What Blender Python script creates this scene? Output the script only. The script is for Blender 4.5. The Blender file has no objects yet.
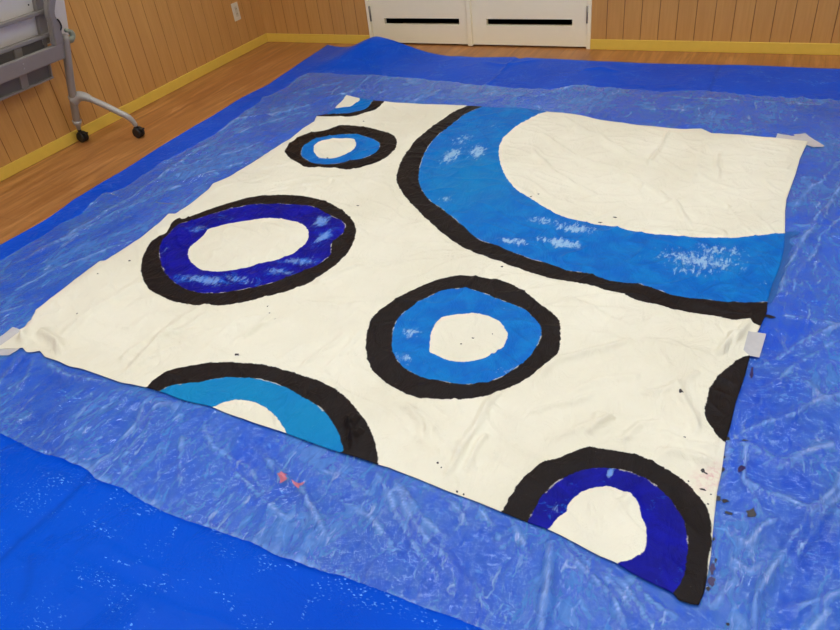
import bpy, bmesh, math, random
import numpy as np
from mathutils import Matrix, Vector

random.seed(7)
SC = bpy.context.scene
COL = SC.collection

# ------------------------------------------------------------------ camera
FPX, YAW, PITCH, ROLL = 710.645, -0.513059, 0.626858, -0.130404
CAM = np.array([3.5135, -4.46474, 1.36285])


def cam_axes():
    a, b, c = YAW, PITCH, ROLL
    f = np.array([math.sin(a) * math.cos(b), math.cos(a) * math.cos(b), -math.sin(b)])
    r = np.array([math.cos(a), -math.sin(a), 0.0])
    u = np.cross(r, f)
    return r * math.cos(c) + u * math.sin(c), -r * math.sin(c) + u * math.cos(c), f


CR, CU, CF = cam_axes()
cd = bpy.data.cameras.new('camera')
cam = bpy.data.objects.new('camera', cd)
COL.objects.link(cam)
cd.sensor_width = 36.0
cd.lens = FPX / 840 * 36
cd.clip_start = 0.02
cam.matrix_world = Matrix(((CR[0], CU[0], -CF[0], CAM[0]), (CR[1], CU[1], -CF[1], CAM[1]),
                           (CR[2], CU[2], -CF[2], CAM[2]), (0, 0, 0, 1)))
SC.camera = cam

# ------------------------------------------------------------------ world, exposure
w = bpy.data.worlds.new('world')
SC.world = w
w.use_nodes = True
w.node_tree.nodes['Background'].inputs[0].default_value = (0.9, 0.95, 1, 1)
w.node_tree.nodes['Background'].inputs[1].default_value = 0.3
SC.view_settings.view_transform = 'Standard'
SC.view_settings.look = 'None'
SC.view_settings.gamma = 1
SC.view_settings.use_curve_mapping = False
SC.view_settings.exposure = 0.0
LIGHT_STRENGTH = 9.2
LIGHT_COLOR = (0.96, 1.0, 1.0, 1)
LIGHTS = [(x, y) for y in (-1.35, -3.4, -5.5) for x in (1.1, 2.9, 4.7)]

ROOM_X, ROOM_Y, ROOM_Z = 6.8, -7.4, 2.6


# ------------------------------------------------------------------ helpers
def at(px, py, z=0.0, ax=2):
    """Point of the place seen at a spot of the photo, on the plane axis=z."""
    d = CF + CR * (px - 420) / FPX - CU * (py - 315) / FPX
    t = (z - CAM[ax]) / d[ax]
    return CAM + t * d


def tag(o, label=None, cat=None, group=None, kind=None):
    for k, v in (('label', label), ('category', cat), ('group', group), ('kind', kind)):
        if v:
            o[k] = v
    return o


def empty(name, loc=(0, 0, 0)):
    o = bpy.data.objects.new(name, None)
    o.location = loc
    o.empty_display_size = 0.05
    COL.objects.link(o)
    return o


def obj(name, bm, mat, parent=None, smooth=False, angle=None):
    me = bpy.data.meshes.new(name)
    bm.normal_update()
    bm.to_mesh(me)
    bm.free()
    return obm(name, me, mat, parent, smooth)


def obm(name, me, mat, parent=None, smooth=False):
    me.materials.append(mat)
    if smooth:
        me.polygons.foreach_set('use_smooth', [True] * len(me.polygons))
    o = bpy.data.objects.new(name, me)
    COL.objects.link(o)
    if parent is not None:
        o.parent = parent
        # meshes are written in world space: keep them there
        o.location = -Vector(parent_world(parent))
    return o


def parent_world(p):
    v = Vector(p.location)
    while p.parent is not None:
        p = p.parent
        v = v + Vector(p.location)
    return v


def box(bm, a, b, bevel=0.0, segs=2):
    a, b = Vector(a), Vector(b)
    n0 = set(bm.verts)
    r = bmesh.ops.create_cube(bm, size=1)
    vs = r['verts']
    c, s = (a + b) / 2, b - a
    for v in vs:
        v.co = Vector((v.co.x * s.x + c.x, v.co.y * s.y + c.y, v.co.z * s.z + c.z))
    if bevel:
        es = list({e for v in vs for e in v.link_edges})
        bmesh.ops.bevel(bm, geom=es, offset=bevel, segments=segs, affect='EDGES', profile=0.5)
    return bm


def B(*args, **k):
    bm = bmesh.new()
    box(bm, *args, **k)
    return bm


def tube(bm, pts, rad, n=14, cap=True, flat=None):
    """Sweep of a round (or flattened) section along a polyline."""
    pts = [Vector(p) for p in pts]
    rads = rad if isinstance(rad, (list, tuple)) else [rad] * len(pts)
    rings = []
    up = Vector((0, 1, 0))
    for i, p in enumerate(pts):
        d = (pts[min(i + 1, len(pts) - 1)] - pts[max(i - 1, 0)]).normalized()
        x = d.cross(up)
        if x.length < 1e-3:
            x = d.cross(Vector((1, 0, 0)))
        x.normalize()
        y = d.cross(x).normalized()
        r = rads[i]
        rx, ry = (r, r) if flat is None else (r, r * flat)
        rings.append([bm.verts.new(p + x * math.cos(2 * math.pi * k / n) * rx + y * math.sin(2 * math.pi * k / n) * ry) for k in range(n)])
    for a, b in zip(rings, rings[1:]):
        for k in range(n):
            bm.faces.new((a[k], a[(k + 1) % n], b[(k + 1) % n], b[k]))
    if cap:
        bm.faces.new(list(reversed(rings[0])))
        bm.faces.new(rings[-1])
    bmesh.ops.recalc_face_normals(bm, faces=bm.faces[:])
    return bm


def bez(p, n=24):
    """Catmull-Rom through points."""
    p = [Vector(q) for q in p]
    p = [p[0] * 2 - p[1]] + p + [p[-1] * 2 - p[-2]]
    out = []
    for i in range(1, len(p) - 2):
        for k in range(n):
            t = k / n
            a, b, c, d = p[i - 1], p[i], p[i + 1], p[i + 2]
            out.append(0.5 * ((2 * b) + (c - a) * t + (2 * a - 5 * b + 4 * c - d) * t * t + (3 * b - a - 3 * c + d) * t ** 3))
    out.append(p[-2])
    return out


# ------------------------------------------------------------------ material helpers
class NT:
    def __init__(self, name):
        self.m = bpy.data.materials.new(name)
        self.m.use_nodes = True
        self.t = self.m.node_tree
        self.b = self.t.nodes['Principled BSDF']
        self.out = self.t.nodes['Material Output']

    def n(self, typ, **k):
        o = self.t.nodes.new(typ)
        for a, v in k.items():
            setattr(o, a, v)
        return o

    def l(self, a, b):
        self.t.links.new(a, b)

    def pos(self):
        return self.n('ShaderNodeNewGeometry').outputs['Position']

    def attr(self, name):
        return self.n('ShaderNodeAttribute', attribute_name=name).outputs['Fac']

    def math(self, op, a, b=None, c=None, clamp=False):
        o = self.n('ShaderNodeMath', operation=op)
        o.use_clamp = clamp
        for i, v in enumerate((a, b, c)):
            if v is None:
                continue
            if isinstance(v, (int, float)):
                o.inputs[i].default_value = v
            else:
                self.l(v, o.inputs[i])
        return o.outputs[0]

    def mapping(self, vec, scale=(1, 1, 1), rot=(0, 0, 0), loc=(0, 0, 0)):
        o = self.n('ShaderNodeMapping')
        self.l(vec, o.inputs[0])
        o.inputs['Scale'].default_value = scale
        o.inputs['Rotation'].default_value = rot
        o.inputs['Location'].default_value = loc
        return o.outputs[0]

    def noise(self, vec, scale, detail=4, rough=0.55, dist=0.0, typ=None):
        o = self.n('ShaderNodeTexNoise')
        self.l(vec, o.inputs['Vector'])
        o.inputs['Scale'].default_value = scale
        o.inputs['Detail'].default_value = detail
        o.inputs['Roughness'].default_value = rough
        o.inputs['Distortion'].default_value = dist
        return o.outputs[0]

    def vor(self, vec, scale, feature='F1', out='Distance'):
        o = self.n('ShaderNodeTexVoronoi', feature=feature)
        self.l(vec, o.inputs['Vector'])
        o.inputs['Scale'].default_value = scale
        return o.outputs[out]

    def ramp(self, fac, lo, hi, a=0.0, b=1.0, smooth=True):
        o = self.n('ShaderNodeMapRange')
        if smooth:
            o.interpolation_type = 'SMOOTHSTEP'
        self.l(fac, o.inputs[0])
        for i, v in zip((1, 2, 3, 4), (lo, hi, a, b)):
            o.inputs[i].default_value = v
        return o.outputs[0]

    def mix(self, fac, a, b):
        o = self.n('ShaderNodeMix', data_type='RGBA')
        if isinstance(fac, (int, float)):
            o.inputs[0].default_value = fac
        else:
            self.l(fac, o.inputs[0])
        for i, v in ((6, a), (7, b)):
            if isinstance(v, tuple):
                o.inputs[i].default_value = (*v[:3], 1)
            else:
                self.l(v, o.inputs[i])
        return o.outputs[2]

    def bump(self, h, strength=0.3, dist=0.01, normal=None):
        o = self.n('ShaderNodeBump')
        o.inputs['Strength'].default_value = strength
        o.inputs['Distance'].default_value = dist
        self.l(h, o.inputs['Height'])
        if normal is not None:
            self.l(normal, o.inputs['Normal'])
        return o.outputs[0]

    def set(self, **k):
        for a, v in k.items():
            s = self.b.inputs[a.replace('_', ' ')]
            if isinstance(v, tuple):
                s.default_value = (*v[:3], 1)
            elif isinstance(v, (int, float)):
                s.default_value = v
            else:
                self.l(v, s)
        return self


def srgb(r, g, b):
    return tuple(((c / 255) / 12.92 if c / 255 <= 0.04045 else ((c / 255 + 0.055) / 1.055) ** 2.4) for c in (r, g, b))


def plain(name, rgb, rough=0.5, metal=0.0, var=0.06, scale=30, spec=0.5):
    m = NT(name)
    c = rgb
    d = tuple(x * (1 - var * 2) for x in c)
    n = m.noise(m.pos(), scale, 3)
    m.set(Base_Color=m.mix(n, c, d), Roughness=rough, Metallic=metal)
    m.b.inputs['Specular IOR Level'].default_value = spec
    m.set(Normal=m.bump(m.noise(m.pos(), scale * 8, 2), 0.08, 0.002))
    return m.m


def wood_wall(name, axis):
    """Vertical printed wood boards, groove lines come from the mesh and its groove attribute."""
    m = NT(name)
    p = m.pos()
    sc = (1, 1, 0.06)
    grain = m.noise(m.mapping(p, (sc[0] * 1, sc[1] * 1, 0.05)), 70, 5, 0.6, 0.4)
    big = m.noise(m.mapping(p, (1, 1, 0.12)), 9, 3, 0.5)
    sep = m.n('ShaderNodeSeparateXYZ')
    m.l(p, sep.inputs[0])
    idx = m.math('FLOOR', m.math('MULTIPLY', sep.outputs[axis], 10.0))
    wn = m.n('ShaderNodeTexWhiteNoise', noise_dimensions='1D')
    m.l(idx, wn.inputs['W'])
    c = m.mix(m.ramp(grain, 0.3, 0.7), srgb(190, 140, 76), srgb(200, 150, 84))
    c = m.mix(m.math('MULTIPLY', m.ramp(big, 0.35, 0.7), 0.35), c, srgb(180, 128, 68))
    c = m.mix(m.math('MULTIPLY', wn.outputs[0], 0.15), c, srgb(184, 130, 74))
    c = m.mix(m.math('MULTIPLY', m.attr('groove'), 0.75), c, srgb(84, 48, 24))
    m.set(Base_Color=c, Roughness=0.5, Normal=m.bump(grain, 0.05, 0.002))
    m.b.inputs['Specular IOR Level'].default_value = 0.25
    return m.m


def floor_mat():
    m = NT('laminate_floor')
    p = m.pos()
    br = m.n('ShaderNodeTexBrick')
    m.l(m.mapping(p, (1, 1, 1), (0, 0, math.pi / 2)), br.inputs['Vector'])
    br.inputs['Color1'].default_value = (0, 0, 0, 1)
    br.inputs['Color2'].default_value = (1, 1, 1, 1)
    br.inputs['Mortar'].default_value = (0.5, 0.5, 0.5, 1)
    br.inputs['Scale'].default_value = 1
    br.inputs['Mortar Size'].default_value = 0.0009
    br.inputs['Brick Width'].default_value = 0.9
    br.inputs['Row Height'].default_value = 0.076
    br.offset = 0.37
    grain = m.noise(m.mapping(p, (1, 0.08, 1)), 34, 6, 0.62, 0.6)
    blot = m.noise(m.mapping(p, (1, 0.25, 1)), 9, 3, 0.5, 0.3)
    c = m.mix(m.ramp(grain, 0.3, 0.72), srgb(140, 88, 42), srgb(200, 142, 84))
    c = m.mix(m.math('MULTIPLY', m.ramp(blot, 0.4, 0.65), 0.55), c, srgb(146, 90, 44))
    c = m.mix(m.math('MULTIPLY', br.outputs['Color'], 0.45), c, srgb(176, 120, 66))
    c = m.mix(m.math('MULTIPLY', br.outputs['Fac'], 0.55), c, srgb(96, 52, 24))
    m.set(Base_Color=c, Roughness=m.ramp(grain, 0.2, 0.8, 0.3, 0.42), Normal=m.bump(grain, 0.05, 0.001))
    m.b.inputs['Specular IOR Level'].default_value = 0.4
    return m.m


def tarp_mat():
    m = NT('blue_tarpaulin')
    p = m.pos()
    big = m.noise(p, 1.6, 3, 0.5)
    c = m.mix(m.ramp(big, 0.3, 0.7), srgb(0, 72, 196), srgb(0, 80, 208))
    # woven tape texture
    wx = m.n('ShaderNodeTexWave', wave_type='BANDS', bands_direction='X')
    m.l(p, wx.inputs['Vector'])
    wx.inputs['Scale'].default_value = 110
    wy = m.n('ShaderNodeTexWave', wave_type='BANDS', bands_direction='Y')
    m.l(p, wy.inputs['Vector'])
    wy.inputs['Scale'].default_value = 110
    weave = m.math('MULTIPLY', wx.outputs[1], wy.outputs[1])
    fine = m.noise(m.mapping(p, (1, 1, 1)), 120, 3, 0.7)
    patch = m.ramp(m.noise(p, 7, 4, 0.6, 0.5), 0.5, 0.68)
    crumple = m.noise(m.mapping(p, (1, 0.7, 1), (0, 0, 0.5)), 22, 5, 0.6, 1.0)
    n1 = m.bump(crumple, 0.25, 0.01)
    n2 = m.bump(m.math('MULTIPLY', fine, m.math('ADD', m.math('MULTIPLY', patch, 0.9), 0.12)), 0.9, 0.006, n1)
    n3 = m.bump(weave, 0.12, 0.0006, n2)
    # small pale flecks painted in as specular glints
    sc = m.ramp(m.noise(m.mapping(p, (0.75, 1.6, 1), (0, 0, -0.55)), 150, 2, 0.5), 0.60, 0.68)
    glint = m.math('MULTIPLY', sc, m.ramp(m.noise(m.mapping(p, (1, 1.5, 1), (0, 0, -0.5)), 7, 4, 0.7, 0.8), 0.50, 0.66))
    c = m.mix(m.math('MULTIPLY', glint, 0.85), c, srgb(120, 190, 250))
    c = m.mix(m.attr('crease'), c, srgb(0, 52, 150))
    m.set(Base_Color=c, Roughness=0.3, Normal=n3)
    m.b.inputs['Specular IOR Level'].default_value = 0.06
    return m.m


def film_mat():
    """Thin milky polyethylene film: mostly see-through, whiter where doubled, with highlights painted along creases."""
    m = NT('clear_plastic_film')
    p = m.pos()
    q1, q2 = m_dist(m, p, 5, 0.09), m_dist(m, p, 9, 0.05)
    v1 = m.vor(m.mapping(q1, (1, 0.55, 1), (0, 0, 0.9)), 17, 'DISTANCE_TO_EDGE')
    v2 = m.vor(m.mapping(q2, (0.6, 1, 1), (0, 0, 0.4)), 38, 'DISTANCE_TO_EDGE')
    f1 = m.vor(m.mapping(q1, (1, 0.5, 1), (0, 0, 0.7)), 24, 'F1')
    f2 = m.vor(m.mapping(q2, (0.55, 1, 1), (0, 0, 0.2)), 55, 'F1')
    n = m.noise(m.mapping(q1, (1, 0.45, 1), (0, 0, 0.8)), 26, 5, 0.65, 1.2)
    h = m.math('ADD', m.math('MULTIPLY', m.ramp(v1, 0, 0.25), 0.7), m.math('MULTIPLY', m.ramp(v2, 0, 0.2), 0.25))
    h = m.math('ADD', h, m.math('ADD', m.math('MULTIPLY', f1, 0.7), m.math('MULTIPLY', f2, 0.35)))
    h = m.math('ADD', h, m.math('MULTIPLY', n, 0.8))
    nb = m.bump(h, 0.4, 0.014)
    ng = m.bump(h, 0.28, 0.014)
    # milkiness: patchy haze, crumpled facets, crinkle lines, and painted specular streaks and patches
    cl = m.noise(m.mapping(q1, (1, 0.75, 1), (0, 0, 0.6)), 4.5, 4, 0.6, 0.8)
    mid = m.noise(m.mapping(q2, (1, 0.38, 1), (0, 0, 0.8)), 19, 4, 0.62, 1.6)
    shine_streak = m.noise(m.mapping(q2, (1, 0.2, 1), (0, 0, 0.95)), 42, 4, 0.65, 1.0)
    line = m.math('MULTIPLY', m.ramp(v1, 0.03, 0.0), m.ramp(n, 0.4, 0.65))
    fac = m.math('ADD', m.ramp(cl, 0.34, 0.68, 0.06, 0.34), m.ramp(mid, 0.30, 0.78, 0.0, 0.22))
    thin = m.ramp(shine_streak, 0.57, 0.76)  # pale streaks stand in for lamp highlights on the folds
    fac = m.math('ADD', fac, m.math('MULTIPLY', thin, 0.34))
    fac = m.math('ADD', fac, m.math('MULTIPLY', line, 0.15))
    fac = m.math('ADD', fac, m.math('MULTIPLY', m.attr('milk_shine'), m.ramp(mid, 0.35, 0.65, 0.12, 0.42)))
    lw = m.n('ShaderNodeLayerWeight')
    lw.inputs[0].default_value = 0.35
    fac = m.math('ADD', fac, m.ramp(lw.outputs['Facing'], 0.25, 0.85, 0.0, 0.20), clamp=True)
    col = FILM_COLOR
    m.set(Base_Color=m.mix(m.math('ADD', thin, m.math('MULTIPLY', m.attr('milk_shine'), 0.5), clamp=True), col, srgb(206, 222, 246)), Roughness=0.3, Normal=nb)
    m.b.inputs['Specular IOR Level'].default_value = 0.5
    tl = m.n('ShaderNodeBsdfTranslucent')
    tl.inputs['Color'].default_value = (*col, 1)
    m.l(nb, tl.inputs['Normal'])
    body = m.n('ShaderNodeMixShader')
    body.inputs[0].default_value = 0.35
    m.l(m.b.outputs[0], body.inputs[1])
    m.l(tl.outputs[0], body.inputs[2])
    tr = m.n('ShaderNodeBsdfTransparent')
    gl = m.n('ShaderNodeBsdfGlossy')
    gl.inputs['Roughness'].default_value = 0.16
    gl.inputs['Color'].default_value = (1, 1, 1, 1)
    m.l(ng, gl.inputs['Normal'])
    fr = m.n('ShaderNodeFresnel')
    fr.inputs['IOR'].default_value = 1.45
    m.l(ng, fr.inputs['Normal'])
    mx = m.n('ShaderNodeMixShader')
    m.l(fac, mx.inputs[0])
    m.l(tr.outputs[0], mx.inputs[1])
    m.l(body.outputs[0], mx.inputs[2])
    m2 = m.n('ShaderNodeMixShader')
    m.l(m.math('MULTIPLY', fr.outputs[0], 0.7), m2.inputs[0])
    m.l(mx.outputs[0], m2.inputs[1])
    m.l(gl.outputs[0], m2.inputs[2])
    m.l(m2.outputs[0], m.out.inputs['Surface'])
    return m.m


def m_dist(m, p, scale, amt):
    o = m.n('ShaderNodeTexNoise')
    m.l(p, o.inputs['Vector'])
    o.inputs['Scale'].default_value = scale
    o.inputs['Detail'].default_value = 3
    v = m.n('ShaderNodeVectorMath', operation='MULTIPLY_ADD')
    m.l(o.outputs['Color'], v.inputs[0])
    v.inputs[1].default_value = (amt, amt, amt)
    m.l(p, v.inputs[2])
    return v.outputs[0]


def canvas_mat():
    """Unbleached cotton with painted rings: distances to the ring outlines are stored on the cloth."""
    m = NT('painted_cotton_canvas')
    p = m.pos()
    edge = m.math('MULTIPLY', m.math('SUBTRACT', m.noise(p, 34, 6, 0.78), 0.5), 0.020)

    def inside(name, e=1.0):
        return m.ramp(m.math('ADD', m.attr(name), m.math('MULTIPLY', edge, e)), 0.0012, -0.0012)
    fo, fl, fd, fi = inside('sd_outer'), inside('sd_light', .8), inside('sd_dark', .8), inside('sd_inner', .8)
    cloth = m.mix(m.ramp(m.noise(p, 3.0, 4, 0.55), 0.3, 0.7), srgb(230, 227, 208), srgb(223, 219, 198))
    var = m.noise(p, 12, 4, 0.6, 0.6)
    black = m.mix(var, srgb(20, 16, 16), srgb(35, 28, 27))
    # dry brush: bare cloth showing through in strokes
    st = m.noise(m.mapping(p, (1, 0.42, 1), (0, 0, 1.0)), 70, 5, 0.75, 0.5)
    dry = m.attr('dry')
    thin = m.ramp(m.math('ADD', st, m.math('MULTIPLY', dry, 0.36)), 0.70, 0.86)
    thick = m.ramp(var, 0.35, 0.7)
    light = m.mix(thick, srgb(0, 98, 188), srgb(4, 118, 196))
    light = m.mix(m.attr('teal'), light, srgb(8, 128, 184))
    light = m.mix(m.math('MULTIPLY', thin, 0.68), light, srgb(170, 205, 228))
    dark = m.mix(thick, srgb(4, 8, 126), srgb(8, 14, 158))
    dark = m.mix(m.math('MULTIPLY', m.ramp(m.math('ADD', m.noise(m.mapping(p, (1, 1, 1)), 24, 4, 0.7, 1.5), m.math('MULTIPLY', dry, 0.26)), 0.62, 0.82), 0.85), dark, srgb(24, 100, 205))
    dark = m.mix(m.math('MULTIPLY', thin, 0.45), dark, srgb(150, 190, 232))
    seam = m.math('MINIMUM', m.math('ABSOLUTE', m.math('ADD', m.attr('sd_light'), m.math('MULTIPLY', edge, .8))), m.math('ABSOLUTE', m.math('ADD', m.attr('sd_dark'), m.math('MULTIPLY', edge, .8))))
    gap = m.math('MULTIPLY', m.ramp(seam, 0.0028, 0.0010), m.ramp(m.noise(p, 22, 4, 0.7), 0.50, 0.60))
    fleck = m.ramp(m.noise(p, 130, 3, 0.6), 0.74, 0.8)
    black = m.mix(m.math('MULTIPLY', fleck, 0.5), black, srgb(170, 160, 150))
    c = m.mix(fo, cloth, black)
    c = m.mix(fl, c, light)
    c = m.mix(fd, c, dark)
    c = m.mix(m.math('MULTIPLY', gap, 0.5), c, cloth)
    c = m.mix(fi, c, cloth)
    stain = m.attr('stain')
    c = m.mix(m.math('MULTIPLY', stain, m.ramp(m.noise(p, 45, 4, 0.7), 0.4, 0.62, 0.1, 1.0)), c, srgb(208, 140, 150))
    painted = m.math('MULTIPLY', m.math('MAXIMUM', fo, m.math('MAXIMUM', fl, fd)), m.math('SUBTRACT', 1.0, fi))
    weave = m.noise(p, 500, 2, 0.5)
    soft = m.noise(m.mapping(p, (1, 0.6, 1), (0, 0, 0.6)), 14, 5, 0.6, 0.8)
    brush = m.noise(m.mapping(p, (1, 0.3, 1), (0, 0, 0.9)), 90, 4, 0.6)
    nb = m.bump(soft, 0.85, 0.014)
    nb = m.bump(m.math('MULTIPLY', brush, painted), 0.35, 0.002, nb)
    nb = m.bump(weave, 0.12, 0.0006, nb)
    m.set(Base_Color=c, Roughness=m.ramp(painted, 0, 1, 0.85, 0.5), Normal=nb)
    m.l(m.ramp(painted, 0, 1, 0.1, 0.12), m.b.inputs['Specular IOR Level'])
    return m.m


def tape_mat():
    m = NT('translucent_tape')
    n = m.noise(m.pos(), 60, 3)
    m.set(Base_Color=m.mix(n, srgb(216, 214, 212), srgb(196, 196, 200)), Roughness=0.3, Alpha=0.8,
          Normal=m.bump(m.noise(m.pos(), 40, 3), 0.3, 0.004))
    return m.m


# ------------------------------------------------------------------ noise and outlines in numpy
def pn(x, y, seed=0):
    xi, yi = np.floor(x).astype(np.int64), np.floor(y).astype(np.int64)
    xf, yf = x - xi, y - yi
    u, v = xf * xf * xf * (xf * (xf * 6 - 15) + 10), yf * yf * yf * (yf * (yf * 6 - 15) + 10)

    def g(i, j, fx, fy):
        h = (i * 374761393 + j * 668265263 + seed * 974634777) & 0x7fffffff
        h = ((h ^ (h >> 13)) * 1274126177) & 0x7fffffff
        a = ((h ^ (h >> 16)) & 0xffff) / 65536.0 * 2 * np.pi
        return np.cos(a) * fx + np.sin(a) * fy
    return ((1 - u) * (1 - v) * g(xi, yi, xf, yf) + u * (1 - v) * g(xi + 1, yi, xf - 1, yf)
            + (1 - u) * v * g(xi, yi + 1, xf, yf - 1) + u * v * g(xi + 1, yi + 1, xf - 1, yf - 1)) * 1.4


def ridged(x, y, seed, sharp=2.0):
    return np.clip(1 - np.abs(pn(x, y, seed)) * 2.2, 0, 1) ** sharp


def rot2(x, y, a):
    return x * math.cos(a) + y * math.sin(a), -x * math.sin(a) + y * math.cos(a)


def sstep(a, b, v):
    t = np.clip((v - a) / (b - a), 0, 1)
    return t * t * (3 - 2 * t)


def seg_dist(X, Y, pts, closed):
    """Distance to a polyline (and parameter along it)."""
    P = np.array(pts, float)
    Q = np.roll(P, -1, 0) if closed else P[1:]
    P = P if closed else P[:-1]
    best = np.full(X.shape, 1e9)
    bt = np.zeros(X.shape)
    n = len(P)
    for i, ((ax, ay), (bx, by)) in enumerate(zip(P, Q)):
        dx, dy = bx - ax, by - ay
        L = dx * dx + dy * dy + 1e-12
        t = np.clip(((X - ax) * dx + (Y - ay) * dy) / L, 0, 1)
        d = (X - ax - t * dx) ** 2 + (Y - ay - t * dy) ** 2
        k = d < best
        best = np.where(k, d, best)
        bt = np.where(k, (i + t) / n, bt)
    return np.sqrt(best), bt


def sdf(X, Y, pts):
    """Signed distance to a closed outline, negative inside."""
    X, Y = X.ravel(), Y.ravel()
    P = np.array(pts)
    out = np.full(X.shape, 0.3)
    k = np.where((X > P[:, 0].min() - .3) & (X < P[:, 0].max() + .3) & (Y > P[:, 1].min() - .3) & (Y < P[:, 1].max() + .3))[0]
    x, y = X[k], Y[k]
    d, _ = seg_dist(x, y, pts, True)
    ins = np.zeros(x.shape, bool)
    Q = np.roll(P, -1, 0)
    for (ax, ay), (bx, by) in zip(P, Q):
        c = ((ay > y) != (by > y)) & (x < (bx - ax) * (y - ay) / (by - ay + 1e-12) + ax)
        ins ^= c
    out[k] = np.where(ins, -d, np.minimum(d, .3))
    return out


def world2(pts, z=0.004):
    return [tuple(at(px, py, z)[:2]) for px, py in pts]


def smooth_closed(pts, k=5):
    v = bez([(x, y, 0) for x, y in pts] + [(pts[0][0], pts[0][1], 0)], k)
    return [(q.x, q.y) for q in v[:-1]]


def creases(X, Y, lst):
    """Raised folds: (photo polyline, half width m, height m)."""
    h = np.zeros(X.shape)
    for pts, wd, ht in lst:
        P = np.array(world2(pts, 0.003))
        m = ((X > P[:, 0].min() - 4 * wd) & (X < P[:, 0].max() + 4 * wd) & (Y > P[:, 1].min() - 4 * wd) & (Y < P[:, 1].max() + 4 * wd))
        if not m.any():
            continue
        x, y = X[m], Y[m]
        x = x + 0.012 * pn(x * 9, y * 9, 77)
        y = y + 0.012 * pn(x * 9, y * 9, 78)
        d, t = seg_dist(x, y, P, False)
        fade = np.clip(np.minimum(t, 1 - t) * 6, 0, 1) ** 0.7
        h[m] += ht * np.exp(-(d / wd) ** 1.6) * fade
    return h


# outline of the cloth, as seen in the photo
CANVAS_LEFT = [(-9, 348), (0, 346.7), (22.6, 331.4), (32, 323), (36.4, 311), (55, 296), (82.8, 274.7), (100, 261.5), (105.4, 260.9), (140.5, 238.3),
               (160.6, 222), (168.6, 214.4), (175.6, 214.4), (190.7, 204.4), (208.6, 190), (212.9, 184.3), (228.6, 177),
               (257, 160), (280, 145.7), (290.7, 139.3), (302.9, 129), (314.3, 122), (317, 116.2), (327, 114), (334.3, 109.3), (336.8, 105.7),
               (342.9, 100), (346.4, 95)]
CANVAS_TOP = [(346.4, 95), (352, 96.5), (359, 98), (372, 100), (384, 101.3), (395, 102.6), (429, 104.4), (468.6, 106.2), (494.8, 107.8), (521, 108.5),
              (547, 112), (573, 114.9), (600, 120.3), (634, 125), (668.6, 128.6), (685.7, 129.4), (701.4, 129.1), (711.4, 133.7),
              (742.9, 135.7), (771.4, 137.7), (790, 139.5), (808, 141.4)]
CANVAS_RIGHT = [(808, 141.4), (800, 158.6), (795.7, 174), (786.3, 200), (785.1, 211.4), (785, 232.7), (784.5, 247), (780.3, 265.5), (771.9, 286.4),
                (767.4, 302), (766.7, 313), (761, 325.4), (757.3, 332.7), (753, 340.5), (750, 356), (745, 376), (735.7, 402.9), (730, 427.6),
                (725.7, 441), (721, 474.5), (716.9, 492.4), (714.5, 514.4), (713, 528.6), (710.5, 557), (707.7, 574.3), (703.7, 594.3), (698.6, 605.7)]
CANVAS_FRONT = [(-9, 348), (0, 349.3), (19, 348.7), (22, 347), (24.4, 350), (26.8, 352.5), (33.3, 352.5), (38, 349.5), (41, 352.5), (45.2, 357.6),
                (57, 361.2), (69, 366.5), (83.3, 369.5), (100, 375.5), (120, 383), (145.8, 388.4), (164.7, 394), (183.6, 401.5), (211.2, 407.3), (227.1, 414),
                (256.2, 424.1), (285.2, 433.4), (310, 443), (337.5, 452.3), (360, 459.4), (377.7, 465.7), (388.6, 468.6), (411.4, 477), (437, 487), (445.7, 490.6),
                (471.4, 500), (500, 511.4), (530, 522.9), (550, 530), (575.7, 542.9), (598.6, 555.7), (615.7, 562.9), (632.9, 574.3),
                (652.9, 584.3), (672.9, 593.5), (678.6, 600.6), (690, 604.3), (698.6, 605.7)]
CANVAS_LOOP = world2(CANVAS_LEFT + CANVAS_TOP[1:] + CANVAS_RIGHT[1:] + CANVAS_FRONT[::-1][1:-1], 0.0095)

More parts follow.
